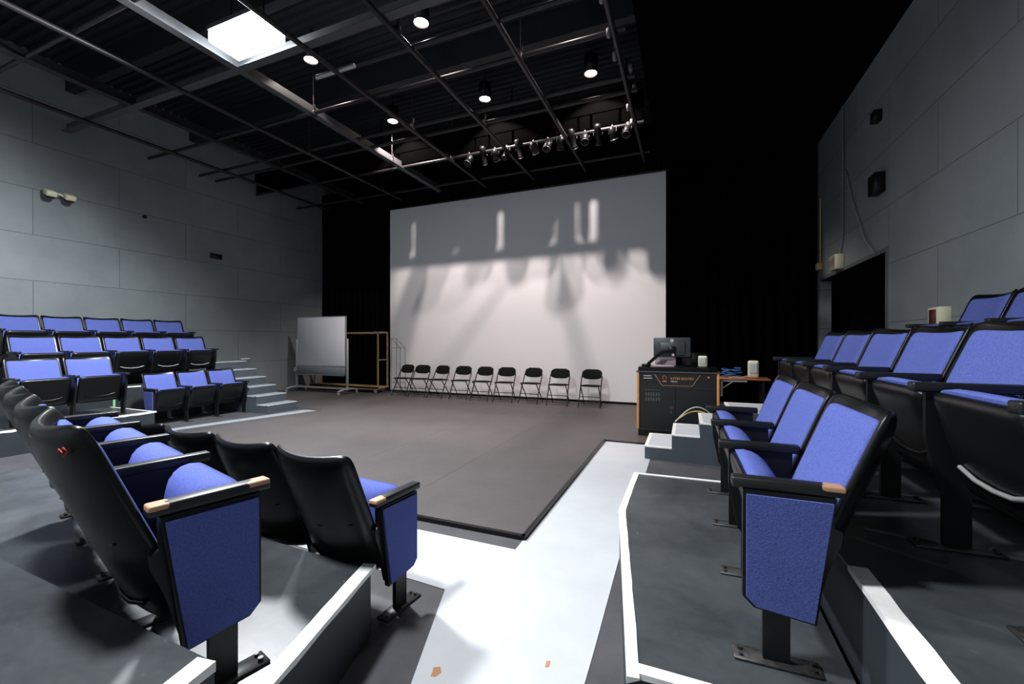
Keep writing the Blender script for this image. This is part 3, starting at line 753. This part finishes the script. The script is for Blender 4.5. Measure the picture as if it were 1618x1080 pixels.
floor_cable('pale cable arching over the white-edged steps beside the lectern', WHTC, 6.06, 1.0, 0.20)
floor_cable('yellow cable arching over the white-edged steps beside the lectern', YELC, 6.10, 1.0, 0.14)

# ------------------------------------------------------------------ wall fittings
el = thing('emergency_light', 'cream twin-head emergency light high on the left wall', 'emergency light', (XL, 3.95, 4.02))
put('bracket', MB().cyl((0.0, 0, 0), (0.16, 0, 0), 0.02, 10).bar((0.13, -0.10, 0.02), (0.13, 0.10, -0.02), 0.03, 0.03), CREAM, el)
for s in (-1, 1):
    Mh = Matrix.Translation((0.15, s*0.125, -0.01)) @ Matrix.Rotation(R(25), 4, 'Y')
    h = put('lamp_head', MB().rbox((0, 0, 0), (0.17, 0.15, 0.10), 0.025, 2), CREAM, el); h.matrix_local = Mh
    put('lens', MB().cyl((0.02, 0, -0.045), (0.02, 0, -0.075), 0.065, 18), BLACKM, h)
def wallbox(name, label, cat, loc, size, m):
    return tag(put(name, MB().rbox((0, 0, 0), size, 0.006, 1), m, None, loc), label, cat)
wallbox('air_vent', 'small black vent high on the left wall above the steps', 'vent', (XL+0.015, 6.77, 3.44), (0.03, 0.27, 0.12), BLACKM)
wallbox('light_switch', 'short white plate low on the left wall above the steps', 'switch', (XL+0.012, 7.5, 0.93), (0.024, 0.24, 0.035), WHITEP)
hk = MB().cyl((XL, 5.3, 4.0), (XL+0.04, 5.3, 4.0), 0.035, 12)
tag(put('wall_fitting', hk, BLACKM), 'small round black fitting high on the left wall right of the emergency light', 'wall fitting')  # round black fitting of unknown use
put_ = thing('exit_sign', 'cream exit sign box above the black doorway in the right wall', 'sign', (XR, 9.25, 2.80))
put('housing', MB().rbox((-0.07, 0, 0), (0.13, 0.34, 0.26), 0.008, 1), CREAM, put_)
pl = put('face', MB().span((-0.139, -0.15, -0.11), (-0.135, 0.15, 0.11)), mat('exit_face', (0.35, 0.33, 0.30), rough=0.5), put_)
o = textmesh('lettering', 'EXIT', 0.15, REDM, 0.002, 'CENTER', pl); o.rotation_euler = (R(90), 0, R(-90)); o.location = (-0.141, 0, -0.055)
tag(put('conduit', MB().tube([(XR-0.03, 9.2, 2.93), (XR-0.03, 9.2, 3.0), (XR-0.03, 9.08, 3.18), (XR-0.03, 9.08, 5.5)], 0.014, 8), mat('conduit_grey', (0.2, 0.21, 0.215), rough=0.5)), 'thin grey conduit rising from the exit sign up the right wall', 'conduit')
yb = thing('junction_box', 'small yellowish junction box with a pipe at the far right wall corner', 'junction box', (XR+0.004, 10.45, 2.92))
put('box', MB().rbox((-0.05, 0, 0), (0.10, 0.13, 0.14), 0.006, 1), YCONDUIT, yb)
put('pipe', MB().cyl((-0.03, -0.02, 0.07), (-0.03, -0.02, 1.4), 0.016, 8), YCONDUIT, yb)
tag(put('loose_cable', MB().tube([(XR-0.02, 8.98, 4.35), (XR-0.03, 8.6, 3.7), (XR-0.03, 8.35, 3.35), (XR-0.04, 8.05, 2.95), (XR-0.03, 7.7, 2.66)], 0.012, 8), mat('cable_grey', (0.28, 0.29, 0.28), rough=0.5)), 'slanting grey cable hanging on the right wall above the doorway', 'cable')
wallbox('wall_speaker', 'black box with a pale edge on the right wall above the doorway end', 'speaker', (XR-0.06, 7.55, 3.62), (0.12, 0.26, 0.28), BLACKM)
wallbox('wall_bracket', 'smaller black bracket high on the right wall, above the black box', 'bracket', (XR-0.05, 7.6, 4.6), (0.10, 0.14, 0.16), BLACKM)
ib = thing('intercom_box', 'cream wall box with a dark red front on the right wall behind the top seats', 'box', (XR+0.004, 5.95, 1.66))
put('housing', MB().rbox((-0.05, 0, 0), (0.10, 0.24, 0.20), 0.006, 1), CREAM, ib)
put('front', MB().rbox((-0.103, 0.01, 0), (0.012, 0.13, 0.15), 0.004, 1), DKRED, ib)
wallbox('wall_trunking', 'short white box low on the right wall left of the top seats', 'box', (XR-0.05, 6.75, 1.46), (0.10, 0.34, 0.05), WHITEP)

# ------------------------------------------------------------------ ceiling grid
ZP = 5.2
gd = thing('lighting_grid', 'black pipe lighting grid hung under the corrugated ceiling', 'lighting grid', (0, 0, 0))
for x in (-0.83, -2.08, -3.30, -4.55, -7.05, -9.55):
    put('pipe', MB().cyl((x, YF+0.1, ZP-0.03), (x, 9.4, ZP-0.03), 0.035, 12), PIPE, gd)
for y in (2.8, 5.34, 6.35, 6.72, 7.75, 9.0):
    put('pipe', MB().cyl((XL+0.1, y, ZP+0.03), (-0.7, y, ZP+0.03), 0.030, 12), PIPE, gd)
put('pipe', MB().cyl((-4.95, 4.6, ZP), (-4.25, 4.6, ZP), 0.032, 12), BRIGHTSTEEL, gd)['label'] = 'bright bare steel pipe near the lamp'
put('pipe', MB().cyl((-4.2, 4.6, ZP), (-0.7, 4.6, ZP), 0.030, 12), PIPE, gd)
# flanged channels around the big lamp
put('channel', MB().span((-5.88, YF+0.1, ZP-0.01), (-5.76, 9.3, ZP+0.005)).span((-5.83, YF+0.1, ZP), (-5.815, 9.3, ZP+0.15)), FLANGE, gd)['label'] = 'grey steel channel lit by the lamp'
put('channel', MB().span((XL+0.1, 3.99, ZP-0.012), (-0.7, 4.11, ZP+0.004)).span((XL+0.1, 4.06, ZP), (-0.7, 4.075, ZP+0.15)), FLANGE, gd)['label'] = 'grey steel channel lit by the lamp'
put('channel', MB().span((-8.36, YF+0.1, ZP-0.01), (-8.24, 9.3, ZP+0.005)).span((-8.31, YF+0.1, ZP), (-8.295, 9.3, ZP+0.15)), DECKM, gd)
for (x, y) in [(-2.08, 5.34), (-3.30, 6.72), (-0.95, 7.75), (-4.55, 6.35), (-4.55, 7.75), (-7.05, 6.35), (-3.3, 4.3), (-5.82, 5.34), (-5.82, 7.4), (-2.08, 2.6), (-7.05, 8.6), (-2.08, 8.2)]:
    rd = put('hanger_rod', MB().cyl((x, y, ZP), (x, y, ZC), 0.010, 6), PIPE, gd)
    put('clamp', MB().rbox((x, y, ZP+0.02), (0.07, 0.07, 0.12), 0.01, 1).cyl((x+0.03, y, ZP+0.1), (x+0.03, y, ZP+0.17), 0.012, 6), BRIGHTSTEEL if (x, y) in [(-3.30, 6.72), (-4.55, 6.35)] else PIPE, rd)
# cable bundle on the rightmost pipe
for k in range(10):
    put('cable_tie', MB().rbox((-0.83+random.choice((-0.07, 0.08)), 3.4+k*0.48, ZP+random.uniform(0, 0.1)), (0.05, 0.10, 0.09), 0.012, 1), WIRE, gd)

# ------------------------------------------------------------------ lamps
def house_light(label, x, y, z, rz=0.0):
    h = thing('house_light', label, 'ceiling lamp', (x, y, z), rz)
    put('housing', MB().span((-0.44, -0.22, 0.075), (0.44, 0.22, 0.13)), FLANGE, h)
    put('lamp_lens', MB().rbox((0, 0, 0), (0.88, 0.42, 0.15), 0.02, 1), COOL, h)
    for sx_ in (-1, 1): put('hanger_rod', MB().cyl((sx_*0.3, 0, 0.12), (sx_*0.3, 0, ZC-z), 0.012, 6), BLACKM, h)
    return h
LA = (-5.20, 3.73, 5.27)
house_light('brilliant white square house lamp glaring in the ceiling grid at upper left', *LA)
LB = (-2.70, 0.55, 5.27)
house_light('white house lamp overhead, above the top edge of the photo', *LB)
def area(name, loc, e, sx_, sy_, col=(0.86, 0.93, 1.0), spread=180):
    l = bpy.data.lights.new(name, 'AREA'); l.energy = e; l.shape = 'RECTANGLE'; l.size = sx_; l.size_y = sy_; l.color = col; l.spread = R(spread)
    o = bpy.data.objects.new(name, l); C.objects.link(o); o.location = loc; return o
def flood(name, loc, e, tilt_to, tilt, size=172, blend=0.35, soft=0.25, col=(0.93, 0.965, 1.0)):
    l = bpy.data.lights.new(name, 'SPOT'); l.energy = e; l.color = col; l.spot_size = R(size); l.spot_blend = blend; l.shadow_soft_size = soft
    o = bpy.data.objects.new(name, l); C.objects.link(o); o.location = loc
    d = Vector((math.sin(R(tilt))*tilt_to[0], math.sin(R(tilt))*tilt_to[1], -math.cos(R(tilt))))
    o.rotation_euler = d.to_track_quat('-Z', 'Y').to_euler(); return o
flood('house_lamp_beam', (LA[0], LA[1], LA[2]-0.36), 2300, (-0.35, -1), 30, size=164, blend=0.7)
flood('house_lamp_beam', (LB[0], LB[1], LB[2]-0.36), 1200, (0.9, -0.7), 13, blend=0.5)

dl_n = ['nearest the big white lamp', 'in the middle of the nearer pair', 'above the right end of the nearer pair', 'at the left of the far row', 'in the middle of the far row', 'at the right end of the far row']
k = 0
for y in (5.07, 7.12):
    for x in (-5.58, -3.48, -1.50):
        d = thing('downlight', 'small round warm downlight in the dark ceiling, ' + dl_n[k], 'downlight', (x, y, 5.92), 0, 'round warm ceiling downlights'); k += 1
        put('can', MB().lathe([(0.105, -0.03), (0.115, -0.03), (0.115, 0.26), (0.0, 0.26)], n=20).lathe([(0.105, -0.03), (0.09, 0.02)], n=20), BLACKM, d)
        put('lens', MB().lathe([(0.0, -0.045), (0.05, -0.04), (0.085, -0.02), (0.098, 0.01), (0.0, 0.012)], n=20), WARM, d)
        put('stem', MB().cyl((0, 0, 0.25), (0, 0, ZC-5.92), 0.012, 8), BLACKM, d)
        l = bpy.data.lights.new('downlight_beam', 'SPOT'); l.energy = 440 if y > 6 else 70; l.color = (1.0, 0.87, 0.83); l.spot_size = R(108 if y > 6 else 100); l.spot_blend = 0.3; l.shadow_soft_size = 0.03
        lo = bpy.data.objects.new('downlight_beam', l); C.objects.link(lo); lo.location = (x, y, 5.86)
        if y > 6: lo.rotation_euler = (R(27), 0, 0)   # far row swivelled towards the screen

# stage lights on the far pipe
def stage_light_meshes(kind):
    D = {}
    if kind == 0:   # long ellipsoidal
        D['body'] = MB().lathe([(0.0, 0.30), (0.055, 0.30), (0.09, 0.26), (0.095, 0.12), (0.075, 0.08), (0.075, -0.16), (0.085, -0.17), (0.085, -0.24), (0.078, -0.24), (0.070, -0.12), (0.0, -0.12)], n=20).mesh('body', BLACKM)
        D['rim'] = MB().lathe([(0.078, -0.225), (0.090, -0.225), (0.092, -0.25), (0.078, -0.25), (0.078, -0.225)], n=20).mesh('lens_rim', RIMSTEEL)
    else:           # short parabolic can
        D['body'] = MB().lathe([(0.0, 0.16), (0.06, 0.15), (0.10, 0.08), (0.105, -0.18), (0.098, -0.18), (0.09, 0.0), (0.0, 0.02)], n=20).mesh('body', BLACKM)
        D['rim'] = MB().lathe([(0.098, -0.17), (0.112, -0.17), (0.114, -0.20), (0.098, -0.20), (0.098, -0.17)], n=20).mesh('lens_rim', RIMSTEEL)
    D['yoke'] = MB().tube([(-0.12, 0, 0), (-0.12, 0, 0.16), (0.12, 0, 0.16), (0.12, 0, 0)], 0.012, 6).mesh('yoke', BLACKM)
    D['clamp'] = MB().rbox((0, 0, 0.20), (0.05, 0.07, 0.10), 0.01, 1).cyl((0.03, 0, 0.22), (0.07, 0, 0.22), 0.01, 6).mesh('clamp', BRIGHTSTEEL)
    return D
SM = [stage_light_meshes(0), stage_light_meshes(1)]
lxs = [-4.14, -3.82, -3.56, -3.30, -3.04, -2.74, -2.45, -2.20, -1.97, -1.74, -1.50, -1.24, -0.98]
ords = ['first', 'second', 'third', 'fourth', 'fifth', 'sixth', 'seventh', 'eighth', 'ninth', 'tenth', 'eleventh', 'twelfth', 'thirteenth']
for k, x in enumerate(lxs):
    D = SM[0 if k in (1, 3, 4, 8, 10) else 1]
    up = k in (0, 4, 8, 10, 11)
    t = thing('stage_light', 'black stage light on the far pipe above the screen, %s from the left' % ords[k], 'stage light', (x, 7.75, ZP-0.06), R(random.uniform(-25, 25)), 'stage lights on the far pipe')
    t.scale = (0.66, 0.66, 0.66)
    link('yoke', D['yoke'], t); link('clamp', D['clamp'], t)
    b = link('body', D['body'], t); b.rotation_euler = (R(random.uniform(28, 55))*(1 if k % 3 else -0.6), 0, 0)
    link('lens_rim', D['rim'], b)

# made-up black blocks above the far pipe, shading the screen; gaps let streaks through
rw = gd
LIGHTBLOCK = mat('light_block_black', (0.0010, 0.0010, 0.0010), rough=1.0, spec=0.0)
gaps = [-5.9, -4.42, -4.0, -3.68, -3.16, -2.60, -2.32, -1.86, -1.62, -1.10]
xs = [XL+0.1]+gaps+[-0.7]
for i in range(len(xs)-1):
    put('light_block', MB().span((xs[i]+0.026, 7.72, 5.275), (xs[i+1]-0.026, 7.80, 5.53)), LIGHTBLOCK, rw)
put('light_block', MB().span((XL+0.1, 7.70, 5.53), (-0.7, 7.82, 5.78)), LIGHTBLOCK, rw)
for x in (-6.4, -3.2, -1.0): put('hanger_rod', MB().cyl((x, 7.76, 5.5), (x, 7.76, ZC), 0.010, 6), LIGHTBLOCK, rw)  # rods carrying the added light blocks

# ------------------------------------------------------------------ small marks on the floor and seats
tag(put('floor_stain', MB().prism([(-1.00, 1.545), (-0.975, 1.56), (-0.955, 1.535), (-0.965, 1.505), (-0.985, 1.50), (-0.99, 1.52)], 0.003, 0.0042), LEAFM), 'larger rust coloured stain near the dark edge of the pale aisle floor', 'stain')
tag(put('floor_stain', MB().prism([(-0.565, 1.765), (-0.548, 1.77), (-0.545, 1.735), (-0.56, 1.73)], 0.003, 0.0042), LEAFM), 'tiny orange stain in the middle of the pale aisle floor', 'stain')

# ------------------------------------------------------------------ world, camera, view
w = bpy.data.worlds.new('World'); scene.world = w; w.use_nodes = True
w.node_tree.nodes['Background'].inputs['Color'].default_value = (0.01, 0.011, 0.013, 1)
w.node_tree.nodes['Background'].inputs['Strength'].default_value = 0.2
cam = bpy.data.cameras.new('camera'); co = bpy.data.objects.new('camera', cam); C.objects.link(co)
cam.sensor_width = 36; cam.sensor_fit = 'HORIZONTAL'; cam.lens = 36*670/1618
cam.clip_start = 0.02; cam.clip_end = 60
co.location = (0, 0, 1.40); co.rotation_euler = (R(90-0.17), 0, R(22.4))
scene.camera = co
vs = scene.view_settings
vs.view_transform = 'Standard'; vs.look = 'None'; vs.gamma = 1; vs.use_curve_mapping = False
vs.exposure = 0.0
